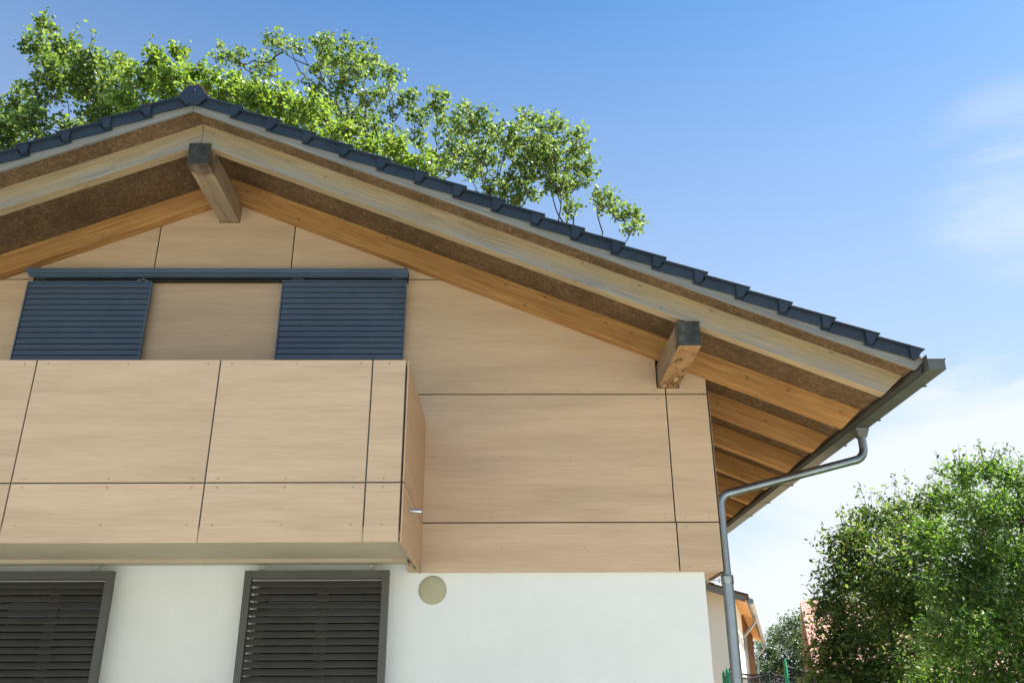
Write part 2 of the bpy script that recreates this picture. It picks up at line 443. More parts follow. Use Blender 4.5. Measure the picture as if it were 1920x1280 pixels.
# ------------------------------------------------------------------ mesh helpers
ORI = {}          # object -> its origin in its thing's frame
class MB:
    def __init__(s): s.v = []; s.f = []; s.mi = []
    def box(s, x0, x1, y0, y1, z0, z1, m=0):
        i = len(s.v)
        s.v += [(x0,y0,z0),(x1,y0,z0),(x1,y1,z0),(x0,y1,z0),(x0,y0,z1),(x1,y0,z1),(x1,y1,z1),(x0,y1,z1)]
        for f in ((0,3,2,1),(4,5,6,7),(0,1,5,4),(1,2,6,5),(2,3,7,6),(3,0,4,7)):
            s.f.append(tuple(i+k for k in f)); s.mi.append(m)
        return s
    def prism(s, poly, y0, y1, m=0, front=None):
        """poly in (x, z), extruded along y; counter-clockwise seen from -y"""
        i = len(s.v); n = len(poly)
        s.v += [(x,y0,z) for x,z in poly] + [(x,y1,z) for x,z in poly]
        s.f.append(tuple(range(i, i+n))); s.mi.append(m if front is None else front)
        s.f.append(tuple(range(i+2*n-1, i+n-1, -1))); s.mi.append(m)
        for k in range(n):
            a, b = i+k, i+(k+1)%n
            s.f.append((b, a, a+n, b+n)); s.mi.append(m)
        return s
    def hexa(s, p, m=0):
        i = len(s.v); s.v += list(p)
        for f in ((0,3,2,1),(4,5,6,7),(0,1,5,4),(1,2,6,5),(2,3,7,6),(3,0,4,7)):
            s.f.append(tuple(i+k for k in f)); s.mi.append(m)
        return s
    def tube(s, pts, rad, seg=10, m=0, cap=True):
        pts = [Vector(p) for p in pts]
        if not hasattr(rad, '__len__'): rad = [rad]*len(pts)
        i0 = len(s.v); ref = None
        for k, p in enumerate(pts):
            t = (pts[min(k+1, len(pts)-1)] - pts[max(k-1, 0)]).normalized()
            if ref is None:
                ref = Vector((0,0,1)) if abs(t.z) < .9 else Vector((1,0,0))
            a = (ref - t*ref.dot(t)).normalized(); b = t.cross(a); ref = a
            for j in range(seg):
                an = 2*math.pi*j/seg
                q = p + (a*math.cos(an) + b*math.sin(an))*rad[k]
                s.v.append(tuple(q))
        for k in range(len(pts)-1):
            for j in range(seg):
                a = i0+k*seg+j; b = i0+k*seg+(j+1)%seg
                s.f.append((a, b, b+seg, a+seg)); s.mi.append(m)
        if cap:
            s.f.append(tuple(i0+j for j in range(seg-1, -1, -1))); s.mi.append(m)
            e = i0+(len(pts)-1)*seg
            s.f.append(tuple(e+j for j in range(seg))); s.mi.append(m)
        return s
    def disc(s, c, r, depth, seg=12, m=0):
        """a low domed disc on a wall facing -y"""
        i = len(s.v); x, y, z = c
        for rr, dy in ((r, 0), (r, -depth*.6), (r*.8, -depth)):
            for j in range(seg):
                a = 2*math.pi*j/seg
                s.v.append((x+rr*math.cos(a), y+dy, z+rr*math.sin(a)))
        for k in range(2):
            for j in range(seg):
                a = i+k*seg+j; b = i+k*seg+(j+1)%seg
                s.f.append((a, b, b+seg, a+seg)); s.mi.append(m)
        s.f.append(tuple(i+2*seg+j for j in range(seg))); s.mi.append(m)
        return s
    def build(s, name, mats, parent=None, origin=None, rot=None, bevel=0, smooth=False, local=False, mesh=None):
        if not isinstance(mats, (list, tuple)): mats = [mats]
        if origin is None:
            xs = np.array(s.v); origin = tuple((xs.min(0)+xs.max(0))/2)
        o3 = Vector(origin)
        me = bpy.data.meshes.new(name)
        vs = s.v if local else [(a-o3.x, b-o3.y, c-o3.z) for a,b,c in s.v]
        me.from_pydata(vs, [], s.f)
        for mt in mats: me.materials.append(mt)
        me.polygons.foreach_set('material_index', s.mi)
        if smooth: me.polygons.foreach_set('use_smooth', [True]*len(s.f))
        me.update()
        return link(name, me, parent, o3, rot, bevel)
def link(name, me, parent, o3, rot=None, bevel=0):
    o = bpy.data.objects.new(name, me); col.objects.link(o)
    o3 = Vector(o3)
    if parent is not None:
        o.parent = parent; o.location = o3 - ORI[parent.name]
    else: o.location = o3
    ORI[o.name] = o3
    if rot: o.rotation_euler = rot
    if bevel:
        b = o.modifiers.new('bevel', 'BEVEL'); b.width = bevel; b.segments = 2; b.limit_method = 'ANGLE'
    return o
def smooth_sides(o, ang=40):
    me = o.data
    me.polygons.foreach_set('use_smooth', [True]*len(me.polygons))
    try: me.set_sharp_from_angle(angle=R(ang))
    except Exception: pass
    return o
def tag(o, label=None, cat=None, group=None, kind=None):
    for k, v in (('label', label), ('category', cat), ('group', group), ('kind', kind)):
        if v: o[k] = v
    return o
def thing(name, loc, label, cat, group=None, rotz=0, local=False):
    o = bpy.data.objects.new(name, None); col.objects.link(o)
    o.location = loc; o.rotation_euler = (0,0,rotz); o.empty_display_size = .3
    ORI[o.name] = Vector((0,0,0)) if local else Vector(loc)
    return tag(o, label, cat, group)

# ------------------------------------------------------------------ ground
g = MB()
n = 48; L = 900.0
xs = [-L + 2*L*i/n for i in range(n+1)]
for y in xs:
    for x in xs: g.v.append((x, y, 0.0))
for j in range(n):
    for i in range(n):
        a = j*(n+1)+i; g.f.append((a, a+1, a+n+2, a+n+1)); g.mi.append(0)
tag(g.build('ground', M['lawn'], None, (0,0,0)), kind='structure')
g = MB(); g.v = [(2.345,-3,.006),(4.5,-3,.006),(4.5,14,.006),(2.345,14,.006)]; g.f = [(0,1,2,3)]; g.mi = [0]
tag(g.build('bounce_gravel_strip', M['bounce_gravel'], None, (3.2,5,.006)), kind='structure')  # unseen strip, added to bounce warm light up under the right eaves
g = MB(); g.v = [(-22,-40,.006),(20,-40,.006),(20,-3.01,.006),(2.34,-3.01,.006),(2.34,.05,.006),(-22,.05,.006)]; g.f = [(0,1,2,3,4,5)]; g.mi = [0]
tag(g.build('bounce_paving_sheet', M['bounce_paving'], None, (-3,-6,.006)), kind='structure')  # unseen paved sheet, added to bounce sunlight onto the shaded facade

g = MB(); g.v = [(6.6,9,.006),(17,9,.006),(22,34,.006),(10.8,34,.006)]; g.f = [(0,1,2,3)]; g.mi = [0]
tag(g.build('bounce_gravel_sheet', M['bounce_gravel'], None, (14,21,.006)), kind='structure')  # unseen gravel, added to bounce light onto the neighbour's soffit

# ------------------------------------------------------------------ the house
XR = -2.835                    # ridge
TP = math.tan(R(22.3)); CP = math.cos(R(22.3)); SP = math.sin(R(22.3))
DEPTH = 10.6
def zr(x, z0): return z0 - TP*abs(x-XR)
def mx_(x): return 2*XR - x
house = thing('house', (XR, 5.0, 0), 'two-storey house with light wood-grain cladding, white ground floor and dark tiled gable roof', 'house')

# ground-floor wall with two door openings behind the shutters
OPEN = [(-4.60,-3.44), (-2.19,-1.02)]
XL, XW = mx_(1.84), 1.84
w = MB()
ed = [XL, OPEN[0][0], OPEN[0][1], OPEN[1][0], OPEN[1][1], XW]
for a, b in ((0,1),(2,3),(4,5)): w.box(ed[a], ed[b], .06, .40, 0, 2.86)
for a, b in OPEN: w.box(a, b, .06, .40, 2.62, 2.86)
w.box(XL, XL+.3, .40, DEPTH, 0, 2.86); w.box(XW-.3, XW, .40, DEPTH, 0, 2.86); w.box(XL+.3, XW-.3, DEPTH-.3, DEPTH, 0, 2.86)
wall = w.build('ground_floor_wall', M['render'], house)
# glazed doors behind the shutters
for a, b in OPEN:
    f = MB()
    f.box(a, a+.07, .20, .26, .1, 2.62); f.box(b-.07, b, .20, .26, .1, 2.62)
    f.box(a+.07, b-.07, .20, .26, .1, .17); f.box(a+.07, b-.07, .20, .26, 2.55, 2.62)
    mid = (a+b)/2; f.box(mid-.05, mid+.05, .20, .26, .17, 2.55)
    wd = f.build('glazed_door', M['anthracite_low'], house, bevel=.004)
    for c0, c1 in ((a+.07, mid-.05), (mid+.05, b-.07)):
        MB().box(c0, c1, .225, .235, .17, 2.55).build('pane', M['glass'], wd)
# upper storey core (dark backing behind the open joints)
core = MB()
zc = 6.44
core.prism([(mx_(1.985), 2.80), (1.985, 2.80), (1.985, zr(1.985, zc)), (XR, zc), (mx_(1.985), zr(1.985, zc))], .022, DEPTH)
core.box(-.82, 1.985, .0215, .05, 2.705, 2.7995)
core.box(mx_(1.985), mx_(-.82), .0215, .05, 2.705, 2.7995)
core.box(1.985, 2.018, .012, .05, 2.69, zr(2.018, 6.46))
core.build('cladding_backing', M['dark'], house)
for a, b in ((-.83, 1.98), (mx_(1.98), mx_(-.83))):
    MB().box(a, b, .0125, .0585, 2.699, 2.7045).build('base_profile', M['soffit'], house)

# underside lining of the jettied upper floor (right of the white wall)
MB().box(1.845, 1.99, .03, DEPTH, 2.70, 2.73).build('overhang_lining', M['panel'], house)

# cladding panels -------------------------------------------------------
G = .006          # half joint
Z0, Z1, Z2, Z3 = 2.69, 3.136, 4.372, 5.608
PT = .012
def rivets(mb, pts, y, r=.007):
    for x, z in pts: mb.disc((x, y, z), r, .003, 8, 1)
def panel_poly(poly, name='cladding_panel', riv=()):
    mb = MB(); mb.prism(poly, 0, PT)
    if riv: rivets(mb, riv, 0)
    return mb.build(name, [M['panel'], M['rivet']], house)
def rect(x0, x1, z0, z1, riv=True):
    p = [(x0+G, z0+G), (x1-G, z0+G), (x1-G, z1-G), (x0+G, z1-G)]
    rv = []
    if riv:
        nx = max(2, int(round((x1-x0)/.85))+1)
        for i in range(nx):
            x = x0+.09 + (x1-x0-.18)*i/(nx-1)
            for z in (z0+.045, z1-.045): rv.append((x, z))
    return p, rv
top = 6.62
def under(x): return zr(x, top)
for s in (1, -1):
    X = (lambda x: x) if s == 1 else mx_
    def PP(poly, riv=()):
        poly = [(X(x), z) for x, z in poly]; riv = [(X(x), z) for x, z in riv]
        if s == -1: poly = poly[::-1]
        panel_poly(poly, riv=riv)
    p, rv = rect(-.835, 1.61, Z0, Z1); rv = [(x, z if z > Z0+.1 else Z0+.22) for x, z in rv]
    rv = [(x, z) for x, z in rv]; PP(p, rv)
    p, rv = rect(1.61, 2.006, Z0, Z1); PP(p, rv)
    p, rv = rect(-.98, 1.603, Z1, Z2); PP(p, rv + [(x, 3.75) for x in (-.62, .02, .66, 1.3)])
    p, rv = rect(1.603, 2.006, Z1, Z2); PP(p, rv)
    # row under the long joint, notched round the purlin
    PP([(-.98+G, Z2+G), (1.603-G, Z2+G), (1.603-G, 4.433), (1.519, 4.433), (1.519, under(1.519)), (-.98+1.53, Z3-G) if False else (-.405, Z3-G), (-.98+G, Z3-G)],
       [(-.55,Z2+.045),(.05,Z2+.045),(.75,Z2+.045),(1.5,Z2+.045)])
    PP([(1.603+G, Z2+G), (2.0-G+.006, Z2+G), (2.0-G+.006, under(2.0)), (1.741, under(1.741)), (1.741, 4.433), (1.603+G, 4.433)])
# shutter-height row, between the outer parts
for a, b in ((-4.69, -3.54), (-3.54, -2.145), (-2.145, -.98)):
    for z0, z1 in ((Z1, Z2), (Z2, Z3)):
        p, rv = rect(a, b, z0, z1, False); panel_poly(p, riv=[((a+b)/2+.12, 4.72+.26)] if z0 == Z2 and a == -3.54 else ())
# gable row, cut to the rafters and round the ridge purlin
def gab(a, b):
    pts = [(a+G, Z3+G), (b-G, Z3+G), (b-G, under(b-G))]
    if a < XR < b:
        pts += [(-2.727, under(-2.727)), (-2.727, 6.268), (-2.942, 6.268), (-2.942, under(-2.942))]
    pts += [(a+G, under(a+G))]
    panel_poly(pts)
gab(-4.70, -3.54); gab(-3.54, -2.145); gab(-2.145, -.98)
panel_poly([(-.98+G, Z3+G), (-.43, Z3+G), (-.43-.1, under(-.43-.1)), (-.98+G, under(-.98+G))])
panel_poly([(mx_(-.43), Z3+G), (-4.70-G, Z3+G), (-4.70-G, under(-4.70-G)), (mx_(-.53), under(-.53))])
# side cladding facing the eaves
for s in (1, -1):
    for k in range(4):
        y0, y1 = .05+k*2.6, .05+(k+1)*2.6-.012
        for z0, z1 in ((Z0, Z1-G), (Z1+G, zr(2.0, 6.4))):
            x0, x1 = (2.0, 2.012) if s == 1 else (mx_(2.012), mx_(2.0))
            MB().box(x0+.02, x1+.02, y0, y1, z0, z1).build('cladding_panel', [M['panel']], house) if s == 1 else \
            MB().box(x0-.02, x1-.02, y0, y1, z0, z1).build('cladding_panel', [M['panel']], house)

# upper sliding shutters --------------------------------------------------
rail = MB()
rx0, rx1 = -4.745, -.93
rail.box(rx0, rx1, -.16, -.148, 5.605, 5.655)            # fascia
rail.box(rx0, rx1, -.148, -.012, 5.643, 5.655)           # cover
rail.box(rx0+.02, rx1-.004, -.135, -.125, 5.585, 5.642)
rail.box(rx0+.02, rx1-.004, -.105, -.095, 5.580, 5.642)
rail.box(rx0+.04, rx1-.004, -.062, -.012, 5.560, 5.642, 1)
rail.box(rx0+.02, rx1-.004, -.095, -.062, 5.632, 5.642, 1)
rail.build('shutter_rail', [M['anthracite'], M['dark']], house, bevel=.002)
def hanger(x, y, z, parent):
    h = MB()
    h.tube([(x-.055, y, z+.004), (x-.035, y, z+.016), (x, y, z+.024), (x+.035, y, z+.016), (x+.055, y, z+.004)], .006, 6)
    h.tube([(x, y, z+.02), (x, y, z+.065)], .006, 6)
    h.box(x-.045, x+.045, y-.015, y+.015, z+.045, z+.055)
    return h.build('hanger', M['steel'], parent, bevel=0)
def shutter_up(x0, x1, z0, z1, hx, label):
    y0, y1 = -.092, -.058
    t = .014
    f = MB()
    f.box(x0, x0+t, y0, y1, z0, z1); f.box(x1-t, x1, y0, y1, z0, z1)
    f.box(x0+t, x1-t, y0, y1, z1-.012, z1); f.box(x0+t, x1-t, y0, y1, z0, z0+.012)
    f.box(x0+t, x1-t, y1-.006, y1-.002, z0+.012, z1-.012, 1)
    fr = f.build('shutter', [M['anthracite'], M['dark']], house, bevel=.0015)
    fr['label'] = label
    s = MB(); P = .0603; z = z1-.016
    while z-P > z0+.012:
        s.hexa([(x0+t+.002, y0+.006, z-P+.007), (x1-t-.002, y0+.006, z-P+.007), (x1-t-.002, y1-.008, z-P+.010), (x0+t+.002, y1-.008, z-P+.010),
                (x0+t+.002, y0+.012, z), (x1-t-.002, y0+.012, z), (x1-t-.002, y1-.008, z), (x0+t+.002, y1-.008, z)])
        z -= P
    s.build('slats', M['anthracite'], fr, bevel=.0015)
    for h in hx: hanger(h, -.08, z1, fr)
shutter_up(-4.738, -3.496, 3.26, 5.543, (-4.62, -3.60), 'left slatted sliding shutter above the balcony')
shutter_up(-2.195, -.945, 3.26, 5.556, (-2.04, -1.04), 'right slatted sliding shutter above the balcony')

# ground-floor sliding shutters -------------------------------------------
def shutter_low(x0, x1, hx, label):
    z0, z1 = .12, 2.703
    y0, y1 = -.115, -.055; t = .062
    f = MB()
    f.box(x0, x0+t, y0, y1, z0, z1); f.box(x1-t, x1, y0, y1, z0, z1)
    f.box(x0+t, x1-t, y0+.001, y1, z1-.066, z1-.001); f.box(x0+t, x1-t, y0+.001, y1, z0+.001, z0+.066)
    f.box(x0+t, x1-t, y0+.012, y1-.01, z1-.078, z1-.0665)
    fr = f.build('shutter', M['anthracite_low'], house, bevel=.002); fr['label'] = label
    s = MB(); P = .0605; z = z1-.088
    while z-P > z0+.08:
        a, b = x0+t+.002, x1-t-.002
        # blade slopes down towards the outside
        s.hexa([(a, y0+.008, z-.046), (b, y0+.008, z-.046), (b, y0+.013, z-.050), (a, y0+.013, z-.050),
                (a, y1-.012, z+.002), (b, y1-.012, z+.002), (b, y1-.007, z-.004), (a, y1-.007, z-.004)])
        z -= P
    s.build('slats', M['anthracite_low'], fr, bevel=0)
    for h in hx: hanger(h, -.085, z1-.01, fr)
shutter_low(-4.66, -3.392, (-4.5, -3.56), 'louvred ground-floor shutter at the left edge of the photo')
shutter_low(-2.245, -.978, (-2.09, -1.15), 'louvred ground-floor shutter in the middle, left of the round cover')

# round cover on the wall
v = MB(); v.disc((-.607, .06, 2.549), .117, .022, 48)
v.box(-.609, -.605, .036, .04, 2.53, 2.56)
v.disc((-.607, .0385, 2.549), .008, .003, 10)
v.disc((-.607, .0595, 2.549), .125, .006, 48)
smooth_sides(v.build('vent_cover', M['cover'], house), 30)

# balcony -----------------------------------------------------------------
BX0, BX1 = mx_(-.72), -.72
BY = -1.651
slab = MB(); slab.box(BX0+.02, BX1-.02, BY+.02, -.16, 2.795, 2.95)
slab.box(BX0+.03, BX1-.03, -.16, .0, 2.80, 2.95)
bal = slab.build('balcony', M['soffit'], house)
bal['label'] = 'box-shaped balcony clad in light wood-grain panels'
t_ = MB(); t_.box(BX0+.05, BX1-.10, -.158, -.002, 2.764, 2.7995); t_.build('rail_cover', M['soffit'], bal, bevel=.003)
t_ = MB()
for yy in (BX1-.085, BX1-.045): t_.box(yy, yy+.018, BY+.035, -.17, 2.782, 2.7945)
t_.build('edge_trim', M['soffit'], bal, bevel=.002)
t_ = MB()
t_.box(BX0+.03, BX1-.012, BY+.014, BY+.019, 2.80, 4.06)
t_.box(BX1-.020, BX1-.014, BY+.02, -.02, 2.80, 4.06)
for x in (-3.588, -2.173, -.993, -4.68):
    t_.box(x-.025, x+.025, BY+.0125, BY+.0135, 2.80, 4.08)
t_.build('parapet_backing', M['gutter'], bal)
ztop, zmid, zbot = 4.083, 3.117, 2.683
bxs = [BX0, -4.68, -3.588, -2.173, -.993, BX1-.012]
for i in range(5):
    a, b = bxs[i]+G, bxs[i+1]-G
    for z0, z1 in ((zbot, zmid-G), (zmid+G, ztop)):
        mb = MB(); mb.box(a, b, BY, BY+.012, z0, z1)
        wd_ = b-a
        cx_ = [a+wd_/2] if wd_ < .4 else [a+.085, (a+b)/2, b-.085]
        for x in cx_:
            if z0 == zbot: rivets(mb, [(x, z1-.03), (x, z0+.125)], BY, .008)
            else: rivets(mb, [(x, z0+.025), (x, z1-.03)], BY, .008)
        mb.build('balcony_panel', [M['panel'], M['rivet']], bal)
for xs_, nm in ((BX1-.003, 1), (BX0-.009, 0)):
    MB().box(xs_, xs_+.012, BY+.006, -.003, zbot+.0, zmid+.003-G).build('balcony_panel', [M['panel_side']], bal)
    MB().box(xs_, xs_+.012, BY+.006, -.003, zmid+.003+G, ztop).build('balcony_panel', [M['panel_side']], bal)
for z in (3.01, 3.15): MB().box(BX1-.010, BX1+.006, BY+.03, BY+.05, z, z+.02).build('bracket', M['gutter'], bal)
MB().box(BX1-.05, BX1+.010, -.10, -.03, 2.72, 2.76).build('bracket', M['gutter'], bal)
sp_ = MB(); sp_.tube([(BX1+.020, -1.27, 2.985), (BX1+.115, -1.27, 2.980)], .019, 16)
sp_.disc((BX1, -1.27, 2.985), .001, .001, 4)
sp_ = MB(); sp_.tube([(BX1+.0245, -1.27, 2.985), (BX1+.113, -1.27, 2.981)], .019, 16)
smooth_sides(sp_.build('overflow_spout', M['steel'], bal), 40)

# roof structure ------------------------------------------------------------
ZL, ZT = 6.507, 6.742          # rafter bottom / sheathing underside, at the ridge
XB, XT = 3.25, 3.425           # rafter tail ends
def slope_obj(mb, name, mats, s, z0, y, bevel=0, parent=house):
    """mb built in a frame whose x runs down the slope"""
    return mb.build(name, mats, parent, (XR, y, z0), (0, R(22.3)*s, 0), bevel, local=True)
def rafter(s, y0, y1, x_from, mat, label=None):
    d = (ZT-ZL)*CP                               # depth square to the slope
    def u(x, h):                                  # x world (right side) -> slope coordinate, h above rafter bottom
        return (x-XR)/CP - 0.0
    b0 = (x_from-XR)/CP
    # ridge end is cut plumb
    off = d*TP
    ua, ub = b0, (XB-XR)/CP
    pts = [(ua+.002, 0), (ub, 0), (ub+.101, d), (ua+.002-off, d)]
    pts = [(a*s, c) for a, c in pts]
    if s == -1: pts = pts[::-1]
    mb = MB(); mb.prism(pts, 0, y1-y0, 1, front=0)
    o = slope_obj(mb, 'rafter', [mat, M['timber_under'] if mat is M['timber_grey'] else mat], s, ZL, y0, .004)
    return o
for s in (1, -1):
    rafter(s, -1.050, -.950, XR, M['timber_grey'])
    rafter(s, -.115, -.006, XR, M['timber'])
    y = .75
    while y < DEPTH:
        rafter(s, y, y+.10, 1.9, M['timber']); y += .85
for s in (1, -1):
    mb = MB(); L_ = (3.445-XR)/CP
    off = .022*TP
    p = [(0.0, 0), (L_, 0), (L_, .022), (-off, .022)]
    p = [(a*s, c) for a, c in p]; p = p if s == 1 else p[::-1]
    mb.prism(p, 0, 12.4)
    slope_obj(mb, 'roof_sheathing', M['osb'], s, ZT, -1.318)
    d = .106*CP; L1 = (3.40-XR)/CP
    p = [(.001, 0), (L1, 0), (L1+.045, d), (-d*TP+.001, d)]
    p = [(a*s, c) for a, c in p]; p = p if s == 1 else p[::-1]
    mb = MB(); mb.prism(p, 0, .03)
    slope_obj(mb, 'barge_board', M['timber_barge'], s, 6.674, -1.350, .003)
    d = .030*CP
    p = [(.001, 0), (L1+.07, 0), (L1+.05, d), (-d*TP+.001, d)]
    p = [(a*s, c) for a, c in p]; p = p if s == 1 else p[::-1]
    mb = MB(); mb.prism(p, 0, 12.4)
    slope_obj(mb, 'roof_batten', M['batten'], s, 6.7815, -1.357)
# purlins
def purlin(x0, x1, z0, z1, label=None):
    y0, y1 = -1.068, DEPTH-.2
    mb = MB()
    L_ = y1-y0
    mb.v = []
    # local frame: grain along x -> object rotated 90 deg about z
    w2 = (x1-x0)/2; h = z1-z0
    vs = [(0,-w2,0),(L_,-w2,0),(L_,w2,0),(0,w2,0),(0,-w2,h),(L_,-w2,h),(L_,w2,h),(0,w2,h)]
    mb.v = vs
    mb.f = [(0,3,2,1),(4,5,6,7),(0,1,5,4),(1,2,6,5),(2,3,7,6),(3,0,4,7)]
    mb.mi = [2 if label else 0, 0, 0, 0, 0, 1]
    o = mb.build('purlin', [M['purlin'], M['endgrain'], M['purlin_split']], house, ((x0+x1)/2, y0, z0), (0,0,R(90)), .004, local=True)
    if label: o['label'] = label
    return o
purlin(-2.936, -2.733, 6.278, 6.508)
purlin(1.535, 1.73, 4.443, 4.673, 'eaves purlin with a dark end and a split, splintered underside')
purlin(mx_(1.73), mx_(1.535), 4.443, 4.673)

# verge tiles
LT = .343/CP
def tile_mesh(s):
    mb = MB()
    Lf = LT+.03
    def P(a, n): return (a*s, n)
    def T(a): return -.034*(1-a/Lf)               # top surface, tilted out at the lower end
    def pr(pts, y0, y1):
        pts = [P(*p) for p in pts]
        if s == -1: pts = pts[::-1]
        mb.prism(pts, y0, y1)
    pr([(0, T(0)-.013), (Lf, -.013), (Lf+.004, -.006), (Lf, 0), (0, T(0))], -1.414, -1.10)
    pr([(-.06, T(-.06)-.096), (.04, T(.04)-.096), (.04, T(.04)-.02), (-.06, T(-.06)-.02)], -1.3655, -1.3615)
    pr([(.004, T(.004)-.098), (.345, T(.345)-.096), (.345, T(.345)-.0135), (.030, T(.03)-.0135)], -1.381, -1.361)
    pr([(.318, T(.318)-.106), (Lf-.042, T(Lf-.05)-.110), (Lf-.032, T(Lf-.04)-.102), (Lf-.012, -.0135), (.283, T(.283)-.0135)], -1.405, -1.366)
    pr([(Lf-.055, -.104), (Lf-.030, -.060), (Lf-.045, -.02), (Lf-.09, -.02), (Lf-.09, -.104)], -1.3955, -1.30) if False else None
    return mb
for s in (1, -1):
    me0 = None
    for k in range(18):
        xt = 3.477 - .343*k
        stip = (xt-XR)/CP; s0 = stip-(LT+.03)
        o3 = (XR + s*s0*CP, 0, 6.864 - s0*SP)
        if me0 is None:
            o = tile_mesh(s).build('verge_tile', M['tile'], house, o3, (0, R(22.3)*s, 0), .0025, local=True); me0 = o.data
        else:
            o = link('verge_tile', me0, house, o3, (0, R(22.3)*s, 0), .0025)
        o['group'] = 'verge tiles along the gable'
    # field tiles behind the verge: one tilted course per row
    mb = MB()
    for k in range(18):
        xt = 3.477 - .343*k; stip = (xt-XR)/CP; s0 = stip-(LT+.03)
        pts = [(s0, -.053), (stip, -.019), (stip, -.001), (s0, -.035)]
        pts = [(a*s, c) for a, c in pts]; pts = pts if s == 1 else pts[::-1]
        mb.prism(pts, .26, 12.4)
    slope_obj(mb, 'roof_tiles', M['tile'], s, 6.864, -1.358, 0)
# ridge tiles with the eight-sided end plate
def octo(hw, hh, ch=.40): 
    return [(-hw*ch,-hh),(hw*ch,-hh),(hw,-.02),(hw*.42,hh),(-hw*.42,hh),(-hw,-.02)]
CX, CZ = -2.826, 6.790
mb = MB(); y = -1.40
while y < 11:
    mb.prism([(CX+a, CZ+.006+b) for a, b in octo(.147, .110)[2:] + [(-.12,-.025),(.12,-.025)]], y+.02, y+.40)
    mb.prism([(CX+a, CZ+.012+b) for a, b in octo(.155, .113)[2:] + [(-.12,-.025),(.12,-.025)]], y+.36, y+.425)
    y += .405
mb.build('ridge_tiles', M['tile'], house, bevel=.003)
MB().prism([(CX+a, CZ+b) for a, b in octo(.137, .104)], -1.425, -1.405).build('ridge_end_plate', M['tile'], house, bevel=.002)
mb = MB(); pl = octo(.150, .117)
pts = [pl[2], pl[3], pl[4], pl[5]]
inn = [octo(.139,.106)[i] for i in (2,3,4,5)]
for i in range(3):
    a, b, c, d = pts[i], pts[i+1], inn[i+1], inn[i]
    mb.prism([(CX+d[0],CZ+d[1]), (CX+a[0],CZ+a[1]), (CX+b[0],CZ+b[1]), (CX+c[0],CZ+c[1])], -1.412, -1.381)
mb.build('ridge_rim', M['rim'], house)
mb = MB(); mb.disc((CX+.012, -1.425, CZ+.055), .006, .004, 10); mb.build('screw', M['steel'], house)

# gutters ---------------------------------------------------------------------
for s in (1, -1):
    X = (lambda x: x) if s == 1 else mx_
    def bx(mb, x0, x1, y0, y1, z0, z1):
        a, b = sorted((X(x0), X(x1))); mb.box(a, b, y0, y1, z0, z1)
    mb = MB(); y0, y1 = -1.43, 11.2
    xa, xb, za, zb = 3.468, 3.610, 4.088, 4.172
    bx(mb, xa, xb, y0, y1, za, za+.003)
    bx(mb, xb-.003, xb, y0, y1, za+.003, zb)
    bx(mb, xa, xa+.003, y0, y1, za+.003, zb+.045)
    bx(mb, xa+.003, xb-.003, y0, y0+.003, za+.003, zb)
    bx(mb, xb-.004, xb+.010, y0-.004, y1, zb, zb+.012)
    bx(mb, xa-.004, xb-.005, y0-.006, y0+.004, zb, zb+.008)
    gt = mb.build('gutter', M['gutter'], house, bevel=.0015)
    for yy in (-1.05, -.08, .80, 2.6, 3.6, 4.5, 6.2, 7.8, 9.4):
        mb = MB(); bx(mb, xa-.002, xb+.002, yy, yy+.035, za-.003, za-.0005); bx(mb, xb+.0005, xb+.004, yy, yy+.035, za, zb-.002)
        bx(mb, xb-.02, xb+.016, yy, yy+.03, za-.008, za-.0032)
        mb.build('joint_sleeve', M['gutter'], gt)
    mb = MB(); bx(mb, 3.446, 3.450, -1.34, 11.1, 4.085, 4.15); bx(mb, 3.428, 3.4455, -1.34, 11.1, 4.104, 4.108)
    mb.build('drip_edge', M['gutter'], house)
    for yy in [-.99, -.06] + [.8+.85*i for i in range(12)]:
        mb = MB(); bx(mb, 3.4505, 3.4675, yy, yy+.03, 4.10, 4.16)
        mb.build('gutter_hook', M['gutter'], gt)

# downpipe -------------------------------------------------------------------------
def arc(p0, p1, p2, r, n=9):
    """rounded corner at p1"""
    p0, p1, p2 = map(Vector, (p0, p1, p2))
    a = (p0-p1).normalized(); b = (p2-p1).normalized()
    th = a.angle(b); t = r/math.tan(th/2)
    s_, e_ = p1+a*t, p1+b*t
    c = p1 + (a+b).normalized()*(r/math.sin(th/2))
    out_ = []
    va, vb = s_-c, e_-c; om = va.angle(vb)
    for i in range(n+1):
        k = i/n
        out_.append(c + va*(math.sin((1-k)*om)/math.sin(om)) + vb*(math.sin(k*om)/math.sin(om)))
    return out_
PX, PY = 2.052, .10
A, B, C_, D_ = (3.545,.235,4.03), (3.545,.235,3.80), (PX,PY,3.40), (PX,PY,2.0)
pts = [Vector(A)] + arc(A, B, C_, .13) + arc(B, C_, D_, .12) + [Vector((PX,PY,2.66))]
mb = MB(); mb.tube(pts, .040, 20)
dp = smooth_sides(mb.build('downpipe', M['zinc'], house), 50)
mb = MB(); mb.tube([(PX,PY,2.665),(PX,PY,0.0)], .050, 24); smooth_sides(mb.build('lower_pipe', M['zinc'], dp), 50)
mb = MB(); mb.tube([(PX,PY,2.595),(PX,PY,2.60),(PX,PY,2.655),(PX,PY,2.662),(PX,PY,2.675)], [.052,.056,.056,.058,.054], 24); smooth_sides(mb.build('collar', M['zinc'], dp), 50)
q = arc(A, B, C_, .13); e = q[-1]; dv = (Vector(C_)-Vector(B)).normalized()
q2 = arc(B, C_, D_, .12)[0]
mb = MB(); mb.tube([e-dv*.006, e+dv*.006], .0425, 20); mb.tube([q2-dv*.006, q2+dv*.006], .0425, 20); smooth_sides(mb.build('seam', M['zinc'], dp), 50)
